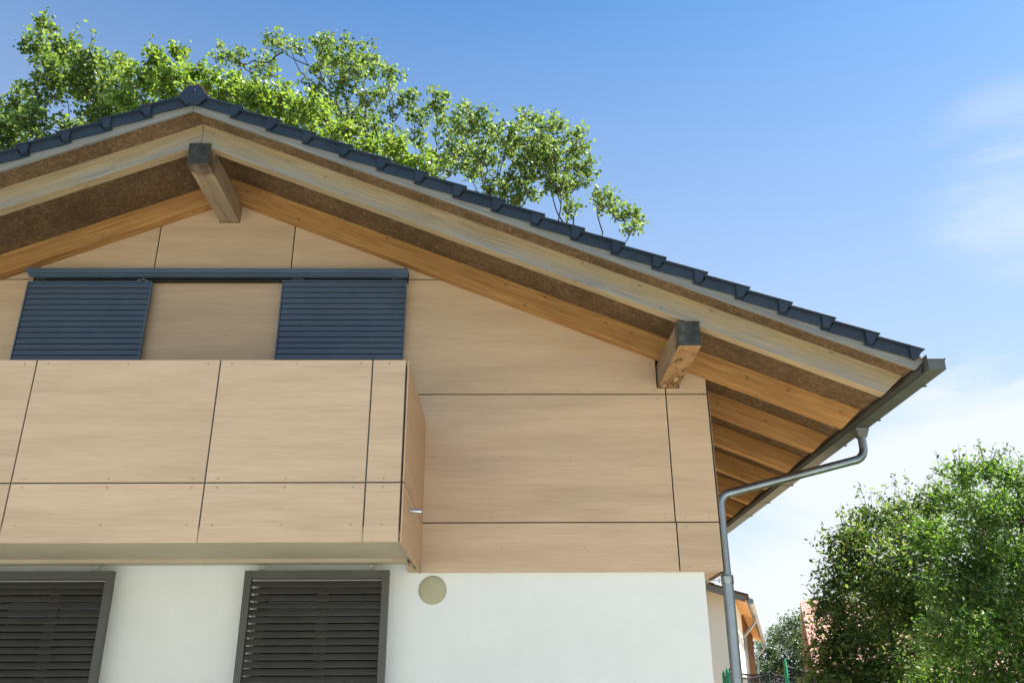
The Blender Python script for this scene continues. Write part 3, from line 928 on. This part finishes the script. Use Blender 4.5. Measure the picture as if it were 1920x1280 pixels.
# funnel outlet
mb = MB()
mb.hexa([(3.505,.195,4.0),(3.585,.195,4.0),(3.585,.275,4.0),(3.505,.275,4.0),(3.470,.165,4.086),(3.608,.165,4.086),(3.608,.305,4.086),(3.470,.305,4.086)])
mb.build('outlet_funnel', M['gutter'], dp, bevel=.003)
mb = MB(); mb.tube([(1.845,.14,2.63),(PX-.05,PY,2.63)], .005, 6); mb.tube([(PX-.075,PY,2.61),(PX-.075,PY,2.65)], .008, 8)
mb.build('pipe_bracket', M['steel'], dp)

# ------------------------------------------------------------------ neighbour house (own frame, x along its gable front, y back)
NB = thing('house', (5.36, 12.70, 0), 'white neighbouring house with brown tiles and orange timber soffit, behind the downpipe', 'house', rotz=-R(16.7), local=True)
EZ = 3.72; SL = math.tan(R(20)); NW = 9.4; ND = 13.6
def nz_(x): return EZ + (0.28-x)*SL           # underside of the roof at x (eave at x=+.5)
mb = MB()
mb.prism([(-NW,0),(0,0),(0,nz_(0)-.01),(-NW/2,nz_(-NW/2)-.01),(-NW,nz_(0)-.01)], 0, 3.0)
mb.prism([(-NW,0),(-.02,0),(-.02,nz_(-.02)-.01),(-NW/2,nz_(-NW/2)-.011),(-NW,nz_(0)-.01)], 3.0, ND)
mb.build('wall', M['render2'], NB, (0,0,0))
mb = MB(); y = 4.0
while y < 12.5:
    mb.box(-.018, .05, y, y+.09, .9, nz_(0)-.02); y += .95
mb.box(-.018, .06, 4.0, 13.0, .82, .92)
wf = mb.build('window_band', M['larch'], NB, (0,0,0))
MB().box(-.017, .006, 4.09, 12.9, .95, nz_(0)-.05).build('pane', M['glass'], wf, (0,0,0))
for s in (1, -1):
    def X_(x): return x if s == 1 else -NW-x
    def pr(mb, pts, y0, y1, m=0):
        pts = [(X_(x), z) for x, z in pts]
        if s == -1: pts = pts[::-1]
        mb.prism(pts, y0, y1, m)
    xm = -NW/2
    mb = MB(); pr(mb, [(xm, nz_(xm)), (.28, nz_(.28)), (.28, nz_(.28)+.03), (xm, nz_(xm)+.03)], -.56, ND+.5); mb.build('soffit', M['soffit2'], NB, (0,0,0))
    mb = MB(); pr(mb, [(xm, nz_(xm)-.05), (.25, nz_(.25)-.05), (.30, nz_(.28)+.09), (xm, nz_(xm)+.11)], -.60, -.562); mb.build('barge_board', M['timber_barge'], NB, (0,0,0))
    mb = MB()
    for k in range(15):
        a = .34-.36*k; pr(mb, [(a-.40, nz_(a-.40)+.095), (a, nz_(a)+.115), (a, nz_(a)+.145), (a-.40, nz_(a-.40)+.125)], -.66, ND+.5)
    mb.build('roof_tiles', M['browntile'], NB, (0,0,0))
    mb = MB(); pr(mb, [(-.85,nz_(-.85)-.28),(-.65,nz_(-.85)-.28),(-.65,nz_(-.65)-.001),(-.85,nz_(-.85)-.001)], -.50, .4); mb.build('purlin', M['purlin'], NB, (-.7,0,3.9))
mb = MB(); mb.tube([(.37,-.55,EZ-.02),(.37,ND+.5,EZ-.05)], .065, 12)
smooth_sides(mb.build('gutter', M['zinc'], NB), 50)
for yy in (2.4, ND+.35):
    mb = MB(); p0, p1, p2, p3 = (.37,yy,EZ-.08), (.37,yy,EZ-.22), (.08,yy,EZ-.55), (.08,yy,0)
    mb.tube([Vector(p0)]+arc(p0,p1,p2,.06,5)+arc(p1,p2,p3,.10,5)+[Vector(p3)], .035, 10)
    smooth_sides(mb.build('downpipe', M['zinc'], NB), 50)

# ------------------------------------------------------------------ red roofed barn behind the trees
RB = thing('barn', (16.0, 30.0, 0), 'barn with pinkish red tiled roof showing past the leafy tree', 'barn', rotz=-R(14), local=True)
mb = MB(); mb.box(-2.2, 9.5, 2.2, 9.0, 0, 2.2); mb.v += [(-2.2,2.2,2.2),(-2.2,7.8,2.2),(-2.2,5.0,6.0),(-2.0,2.2,2.2),(-2.0,7.8,2.2),(-2.0,5.0,6.0)]; mb.f += [(8,10,9),(11,12,13)]; mb.mi += [0,0]
mb.build('wall', M['render2'], RB, (0,0,0))
# roof: local x along, y up the slope
ang = math.atan2(3.55, 3.0)
mb = MB(); L2 = math.hypot(3.55, 3.4)
mb.box(-2.85, 10.0, 0, L2, -.06, 0)
o = mb.build('roof', M['redtile'], RB, (0, 1.6, 2.6), (math.atan2(3.55, 3.4), 0, 0), local=True)
mb = MB(); mb.box(-2.85, 10.0, 0, L2, -.06, 0)
o = mb.build('roof', M['redtile'], RB, (7.15, 8.4, 2.6), (math.atan2(3.55, 3.4), 0, R(180)), local=True)

# ------------------------------------------------------------------ trampoline
TX, TY, TR_ = 5.5, 8.4, 1.62
tra = thing('trampoline', (TX, TY, 0), 'round garden trampoline with black safety net and green poles beside the downpipe', 'trampoline')
random.seed(3)
npole = 8; a0 = R(-123)
tops = []
for k in range(npole):
    a = a0 + k*2*math.pi/npole; x, y = TX+TR_*math.cos(a), TY+TR_*math.sin(a)
    zt = 2.27 if k == 0 else 2.17
    mb = MB(); mb.tube([(x,y,0.0),(x,y,.8),(x,y,zt-.04),(x,y,zt)], [.022,.022,.022,.012], 8); mb.tube([(x,y,.85),(x,y,zt-.05),(x,y,zt-.01)], [.032,.032,.014], 10)
    smooth_sides(mb.build('pole', M['green'], tra), 50); tops.append((a, zt-.06))
def nettop(a):
    f = ((a-a0) % (2*math.pi/npole))/(2*math.pi/npole)
    return 2.16 - .12*math.sin(math.pi*f)**.8
mb = MB(); seg = 160; rows = 6
for i in range(seg):
    a = a0 + 2*math.pi*i/seg; zt = nettop(a)
    for j in range(rows+1):
        q = j/rows; r = (TR_-.05) - .07*math.sin(math.pi*((a-a0)%(2*math.pi/npole))/(2*math.pi/npole)) + .012*math.sin(a*37+j*1.7)
        mb.v.append((TX+r*math.cos(a), TY+r*math.sin(a), .85+(zt-.85)*q))
for i in range(seg):
    for j in range(rows):
        a = i*(rows+1)+j; b = ((i+1)%seg)*(rows+1)+j
        mb.f.append((a, b, b+1, a+1)); mb.mi.append(0)
mb.build('safety_net', M['net'], tra, smooth=True)
mb = MB(); ring = []
for i in range(seg+1):
    a = a0 + 2*math.pi*i/seg; r = (TR_-.05) - .07*math.sin(math.pi*((a-a0)%(2*math.pi/npole))/(2*math.pi/npole))
    ring.append((TX+r*math.cos(a), TY+r*math.sin(a), nettop(a)))
mb.tube(ring, .014, 6, cap=False); mb.build('net_edge', M['netedge'], tra)
mb = MB(); mb.tube([(TX+(TR_)*math.cos(2*math.pi*i/64), TY+TR_*math.sin(2*math.pi*i/64), .8) for i in range(65)], .03, 8, cap=False)
for k in range(4):
    a = a0+k*math.pi/2; x, y = TX+TR_*math.cos(a), TY+TR_*math.sin(a)
    mb.tube([(x,y,.8),(x,y,0)], .02, 8)
mb.build('frame', M['zinc'], tra)
mb = MB()
mb.v = [(TX,TY,.8)] + [(TX+1.55*math.cos(2*math.pi*i/64), TY+1.55*math.sin(2*math.pi*i/64), .8) for i in range(64)]
mb.f = [(0, 1+i, 1+(i+1)%64) for i in range(64)]; mb.mi = [0]*64
mb.build('jumping_mat', M['netedge'], tra)

# ------------------------------------------------------------------ trees
def leaf_mesh(name, centers, normals_seed, size, mat, shape='oak', parent=None, origin=(0,0,0), up=.35):
    """centers (n,3): one small folded leaf at each"""
    rng = np.random.default_rng(normals_seed)
    n = len(centers)
    nrm = rng.normal(size=(n,3)); nrm[:,2] = np.abs(nrm[:,2]) + up; nrm /= np.linalg.norm(nrm, axis=1)[:,None]
    t = rng.normal(size=(n,3)); t -= nrm*(t*nrm).sum(1)[:,None]; t /= np.linalg.norm(t, axis=1)[:,None]
    b = np.cross(nrm, t)
    sz = size*rng.uniform(.65, 1.3, n)[:,None]
    if shape == 'oak':
        prof = [(-.5,0,0),(-.12,.26,.07),(.22,.34,.07),(.5,0,0),(.22,-.34,.07),(-.12,-.26,.07)]
    else:
        prof = [(-.5,0,0),(-.05,.23,.06),(.5,0,-.04),(-.05,-.23,.06)]
    k = len(prof)
    V = np.empty((n, k, 3))
    for j, (u_, v_, w_) in enumerate(prof):
        V[:,j] = centers + sz*(t*u_ + b*v_ + nrm*w_)
    V = V.reshape(-1,3) - np.array(origin)
    me = bpy.data.meshes.new(name)
    # two faces sharing the midrib
    if k == 6: fl = [(0,1,2,3),(0,3,4,5)]; tot = 8
    else: fl = [(0,1,2),(0,2,3)]; tot = 6
    nf = n*2; ls = len(fl[0])
    idx = np.concatenate([np.array(f) for f in fl])[None,:] + (np.arange(n)*k)[:,None]
    me.vertices.add(len(V)); me.vertices.foreach_set('co', V.astype(np.float32).ravel())
    me.loops.add(n*tot); me.loops.foreach_set('vertex_index', idx.astype(np.int32).ravel())
    me.polygons.add(nf)
    me.polygons.foreach_set('loop_start', (np.arange(nf)*ls).astype(np.int32))
    me.update(calc_edges=True)
    me.materials.append(mat)
    o = link(name, me, parent, Vector(origin))
    return o

def tree(base, lobes, label, cat, leaf_mat, leaf_size, per_lobe, cluster, csize, seed, trunk_r, first_h, shape='oak', squash=.85, group=None, twig_r=.006, name='deciduous_tree', shell=.45, lift=.1, upright=False, fork=.80, shoots=0):
    rng = np.random.default_rng(seed); rnd = random.Random(seed)
    root = thing(name, base, label, cat, group)
    base = np.array(base, float)
    mb = MB()
    # trunk nodes
    nodes = []       # (pos, radius)
    cen = np.mean([l[:3] for l in lobes], axis=0)
    h = max(l[2] for l in lobes)
    topp = np.array([base[0]*.45+cen[0]*.55, base[1]*.45+cen[1]*.55, h*fork])
    nt_ = 9; P = []
    for i in range(nt_+1):
        q = i/nt_
        p = base*(1-q) + topp*q; p[0] += trunk_r*1.2*math.sin(q*5+seed); p[1] += trunk_r*math.cos(q*4+seed)*.8 - trunk_r*.8*math.cos(seed)
        P.append(p)
    rad = [trunk_r*(1.25-.25*min(1, i*2)) * (1-i/nt_*.86) for i in range(nt_+1)]
    mb.tube(P, rad, 9)
    for i in range(nt_+1):
        if P[i][2] > base[2]+first_h: nodes.append((P[i], rad[i]))
    if not nodes: nodes.append((P[-1], rad[-1]))
    order = sorted(lobes, key=lambda l: l[2] + np.linalg.norm(np.array(l[:2])-topp[:2])*.8)
    leafc = []
    for (x, y, z, r) in order:
        c = np.array([x,y,z])
        start = c - np.array([0,0,r*.35])
        best, bd = None, 1e9
        for (p, rr) in nodes:
            d = start-p; L_ = np.linalg.norm(d)
            pen = L_ + 2.0*max(0, p[2]-start[2]+.15*L_) if not upright else 1.5*math.hypot(d[0], d[1]) + .35*abs(d[2]) + 8.0*max(0, p[2]-start[2]+.62*L_) + (1.5 if L_ < r*1.6 else 0)
            if pen < bd: bd, best = pen, (p, rr)
        p, rr = best; d = start-p; L_ = np.linalg.norm(d)
        r0 = max(min(rr*.85, max(twig_r*2.6, L_*.018 + twig_r*2.2)), twig_r*1.5 + L_*.006); m_ = max(3, int(L_/max(r*.6, .25))); m_ = min(m_, 9)
        path = []
        for i in range(m_+1):
            q = i/m_; pp = p*(1-q)+start*q
            pp[2] += -L_*.10*math.sin(math.pi*q)
            if 0 < i < m_: pp += rng.normal(size=3)*L_*(.024 if upright else .026)
            path.append(pp)
        sp_path = []
        for i in range(m_):
            a_, b_, c_, d_ = path[max(i-1,0)], path[i], path[i+1], path[min(i+2,m_)]
            for q in (0, .25, .5, .75):
                sp_path.append(.5*((2*b_) + (c_-a_)*q + (2*a_-5*b_+4*c_-d_)*q*q + (3*b_-a_-3*c_+d_)*q**3))
        sp_path.append(path[-1]); path = sp_path; m_ = len(path)-1
        rads = [r0*(1-i/m_*.55) for i in range(m_+1)]
        mb.tube(path, rads, 6, cap=False)
        for i in range(2, m_+1, 3): nodes.append((path[i], rads[i]))
        # twigs inside the lobe
        nt2 = max(4, int(per_lobe*min(1.6, (r/np.mean([l[3] for l in lobes]))**2)))
        loc = [(path[-1], rads[-1]), (path[-4], rads[-4])]
        for i in range(nt2):
            v = rng.normal(size=3); v /= np.linalg.norm(v); v[2] = v[2]*.8+lift
            rr_ = r*(shell+(1.08-shell)*rng.random()**.6)
            e = c + v*rr_*np.array([1,1,squash])
            bp, br = min(loc, key=lambda n_: np.linalg.norm(n_[0]-e)+.4*max(0, n_[0][2]-e[2]))
            mid = (bp+e)/2 + rng.normal(size=3)*r*.07 - np.array([0,0,r*.05])
            tr0 = min(br*.8, twig_r*1.5)
            mb.tube([bp, mid, e], [tr0, tr0*.7, twig_r*.45], 4, cap=False)
            loc.append((mid, tr0*.8))
            k_ = max(3, int(cluster*rng.uniform(.6,1.4)))
            off = rng.normal(size=(k_,3))*csize
            leafc.append(e + off)
            k2 = max(1, k_//3)
            leafc.append(mid*(.35) + e*.65 + rng.normal(size=(k2,3))*csize*.9)
        for i in range(shoots):              # young shoots standing out of the crown
            v = rng.normal(size=3); v[2] = abs(v[2])*1.3+.2; v /= np.linalg.norm(v)
            p0 = c + v*r*.75; ln = r*rng.uniform(.35, 1.0); p1 = p0 + v*ln*.6 + np.array([0,0,ln*.15]); p2 = p0 + v*ln + np.array([0,0,ln*.35])
            mb.tube([p0, p1, p2], [twig_r, twig_r*.7, twig_r*.35], 4, cap=False)
            nn = max(5, int(ln/leaf_size*2.6)); q = np.linspace(.1, 1, nn)[:,None]
            leafc.append(p0*(1-q)**2 + 2*p1*q*(1-q) + p2*q*q + rng.normal(size=(nn,3))*leaf_size*.45)
    o = mb.build('branches' , M['bark'], root, tuple(base), smooth=True)
    o.name = 'trunk'
    C_ = np.concatenate(leafc)
    leaf_mesh('crown', C_, seed+7, leaf_size, leaf_mat, shape, root, tuple(base))
    return root
MAPLE_LEFT = [(-15.9,16.16,23.55,0.34),(-15.81,15.73,22.29,0.51),(-15.51,16.67,22.87,0.68),(-15.01,15.9,21.22,0.68),(-13.87,15.61,21.52,0.57),(-13.77,16.69,22.27,0.6),(-13.93,18.34,23.58,0.32),(-17.3,17.96,21.72,0.61),(-17.38,17.85,20.57,0.72),(-15.47,16.11,20.59,0.5),(-15.25,17.12,21.69,0.56),(-13.88,16.29,20.96,0.76),(-12.85,15.95,20.76,0.61),(-15.25,15.74,19.09,0.59),(-13.27,16.09,19.78,0.71),(-17.52,18.37,20.17,0.48),(-18.7,18.05,21.13,0.96),(-18.76,17.98,19.93,1.13),(-14.92,17.96,20.39,0.76),(-14.68,16.02,18.14,0.87),(-12.67,16.39,19.68,0.72),(-19.1,17.41,18.87,1.09)]
BEECH_MID = [(-10.61,13.56,19.92,0.33),(-10.08,13.85,20.32,0.33),(-10.96,13.91,19.44,0.59),(-9.42,12.01,17.93,0.54),(-9.26,13.25,19.07,0.45),(-8.59,13.41,18.74,0.61),(-7.79,13.01,18.29,0.57),(-6.91,12.23,17.48,0.6),(-6.48,12.94,17.86,0.65),(-5.43,12.01,16.91,0.56),(-5.4,14.04,18.12,0.55),(-6.31,13.88,17.65,0.64),(-4.61,13.11,16.87,0.53),(-9.12,12.52,17.56,0.61),(-11.21,13.98,18.59,0.59),(-8.09,13.17,17.5,0.62),(-7.36,13.92,17.67,0.64),(-3.93,13.84,16.77,0.54),(-3.02,13.02,16.11,0.52),(-2.37,12.79,15.6,0.45),(-8.64,13.24,16.79,0.93),(-5.7,12.83,15.97,0.9)]
OAK_RIGHT = [(-11.37,20.51,26.09,0.43),(-10.82,21.14,26.38,0.44),(-10.6,23.38,27.81,0.62),(-8.94,19.99,26.16,0.56),(-8.07,20.0,26.02,0.32),(-9.24,22.56,28.59,0.28),(-7.44,21.03,26.92,0.58),(-6.86,22.15,27.38,0.92),(-5.68,21.87,26.75,0.86),(-4.57,21.31,25.73,0.49),(-5.32,24.19,27.32,0.48),(-7.32,20.66,25.23,0.43),(-6.45,21.62,25.34,0.76),(-5.31,20.69,23.94,0.53),(-5.83,22.58,24.53,0.68),(-4.21,21.02,22.51,0.47),(-3.91,21.37,24.53,0.57),(-3.68,23.09,24.92,0.51),(-4.39,21.21,23.69,0.26),(-2.67,22.26,25.09,0.59),(-2.26,23.78,25.08,1.08),(-1.38,20.24,22.22,0.75),(-0.69,20.07,22.67,0.46),(-0.6,20.81,22.3,0.51),(-1.73,23.17,23.39,0.68),(-2.61,22.51,22.4,0.53),(0.99,20.84,23.1,0.55),(2.11,21.26,23.2,0.56),(1.33,20.58,21.84,0.96),(2.68,21.82,22.41,0.96),(0.24,19.99,21.62,0.7),(-0.08,22.87,22.66,0.58),(3.29,23.74,22.94,0.78),(3.76,24.0,22.46,0.41),(1.87,23.03,22.2,0.94),(0.49,24.02,22.36,0.78),(-0.41,19.88,19.49,0.48),(2.32,21.07,20.21,0.5),(1.06,24.05,21.53,0.59),(2.75,23.21,21.16,0.22),(-0.82,21.61,21.29,0.43)]
OAK_LOW = [(4.1,20.71,19.22,0.45),(4.56,20.19,18.44,0.36),(5.12,20.51,18.4,0.32),(2.67,19.67,18.17,0.31),(4.69,19.51,17.37,0.27),(3.61,19.91,19.12,0.18)]
MID_TREE = [(4.25,2.77,3.39,0.27),(4.82,3.26,3.68,0.32),(5.8,4.42,4.0,0.35),(5.36,3.16,3.45,0.41),(4.03,2.52,2.98,0.3),(4.46,2.59,3.11,0.45),(3.97,2.84,2.65,0.24),(4.98,4.07,2.69,0.57),(4.06,3.23,2.31,0.29),(5.0,3.08,2.79,0.53),(4.21,2.69,2.1,0.49),(5.63,4.46,2.17,0.65),(5.62,3.35,2.62,0.6),(3.81,2.92,1.99,0.23),(5.29,2.62,3.85,0.2),(3.98,2.61,1.64,0.48),(4.65,2.84,1.41,0.61),(4.34,3.85,0.92,0.59),(4.77,2.8,0.86,0.6)]
RIGHT_TREE = [(4.22,-0.18,3.52,0.17),(4.91,0.58,3.74,0.18),(4.94,0.17,3.56,0.17),(4.92,1.45,3.63,0.22),(4.42,-0.04,3.21,0.29),(5.18,0.65,3.35,0.32),(4.47,1.07,3.16,0.22),(4.5,0.45,2.9,0.36),(5.46,1.43,2.94,0.45),(4.33,0.56,2.57,0.31),(4.43,0.16,2.34,0.38),(4.99,0.45,2.36,0.45),(3.92,-0.19,2.09,0.32),(4.59,0.47,1.9,0.44),(5.14,0.17,2.81,0.44),(4.5,1.26,1.73,0.42),(4.97,1.16,1.44,0.52),(5.26,0.6,1.9,0.5),(5.04,-0.2,3.32,0.29),(5.51,0.18,3.05,0.35),(5.4,0.16,2.33,0.43),(4.09,0.1,1.13,0.45),(4.59,0.14,1.04,0.45)]
FAR_TREE = [(14.95,43.48,4.44,0.78),(14.89,40.57,4.94,0.74),(15.61,40.21,5.45,0.62),(17.6,43.71,5.72,0.61),(16.39,42.26,4.64,1.05),(15.29,43.96,3.61,1.08),(17.0,41.61,4.32,1.15),(16.34,43.6,3.32,1.19),(14.26,42.62,3.1,0.87),(18.79,43.16,4.82,1.19),(19.44,42.98,3.69,1.76)]
OAK_FILL = [(-5.23,21.98,23.28,0.57),(-4.07,20.53,21.45,0.5),(-2.5,20.96,20.66,0.5),(-1.32,23.35,22.5,0.68),(-0.19,23.44,21.04,0.49),(1.4,23.53,22.52,0.82),(2.18,21.41,20.38,0.55),(-1.95,22.56,22.13,0.62),(-3.6,23.08,23.81,0.5),(0.74,22.51,22.42,0.75),(1.89,23.13,23.11,0.77),(-6.12,22.1,23.9,0.58),(-6.94,22.56,24.98,0.63),(-8.11,22.67,25.98,0.46),(-0.81,21.17,21.75,0.55),(3.08,23.52,21.91,0.5),(0.48,23.64,21.27,0.54),(-6.0,20.47,25.21,0.56),(-7.79,23.7,28.34,0.53)]
def below(lobes, n, seed, zmin, drop, grow=1.15, fmin=.3):
    """the lower part of the crown, hidden by the house from here but there all the same"""
    rnd = random.Random(seed); o = []
    for i in range(n):
        l = rnd.choice(lobes); r = max(.7, l[3]*grow)
        z = max(zmin, l[2]-rnd.uniform(fmin, 1)*drop)
        o.append((l[0]+rnd.uniform(-1,1), l[1]+rnd.uniform(-.4,1.6), z, r))
    return o
TG = 'tall trees rising behind the house'
tree((-14.6,17.5,0), MAPLE_LEFT + below(MAPLE_LEFT, 22, 1, 7, 12, grow=1.5), 'dense green oak over the left end of the roof, leftmost tree', 'tree', M['leaf_maple'], .155, 66, 11, .12, 11, .42, 6, squash=.9, group=TG, twig_r=.010, shell=.3, lift=.2, upright=True, fork=.55, shoots=3)
tree((-6.4,14.0,0), BEECH_MID + below(BEECH_MID, 18, 2, 6, 9, grow=1.4), 'bright yellow-green tree just behind the roof ridge', 'tree', M['leaf_beech'], .135, 62, 12, .10, 12, .30, 5, squash=.9, group=TG, twig_r=.007, shell=.15, fork=.6, shoots=4)
OAK_RIGHT = [(a, b, c, d*1.02) for a, b, c, d in OAK_RIGHT]; OAK_LOW = [(a, b, c, d*1.3) for a, b, c, d in OAK_LOW]
tree((-1.2,22.0,0), OAK_RIGHT + OAK_FILL + OAK_LOW + below([l for l in OAK_RIGHT if l[2] < 24], 30, 3, 7, 13, fmin=.6, grow=1.7), 'tall open-branched oak behind the right roof slope', 'tree', M['leaf_oak'], .165, 33, 9, .115, 13, .48, 7, squash=.85, group=TG, twig_r=.013, shell=.3, lift=.35, upright=True, fork=.50)
tree((5.1,3.6,0), MID_TREE, 'small leafy tree with glossy mixed green leaves, left of the finer-leaved tree', 'tree', M['leaf_mid'], .070, 160, 10, .055, 14, .06, .3, shape='thin', squash=.95, twig_r=.0035, shell=.2, shoots=9, name='leafy_tree')
tree((5.35,.8,0), RIGHT_TREE, 'fine-leaved dark green tree at the right edge of the photo', 'tree', M['leaf_right'], .048, 175, 12, .042, 15, .055, .3, shape='thin', squash=.95, twig_r=.003, shell=.2, shoots=10, name='leafy_tree')
tree((17.5,42.5,0), FAR_TREE + below(FAR_TREE, 10, 5, 1.2, 3), 'pale hazy tree far off behind the trampoline', 'tree', M['leaf_far'], .13, 150, 10, .17, 16, .25, 1.2, squash=.9, twig_r=.012, shell=.2)
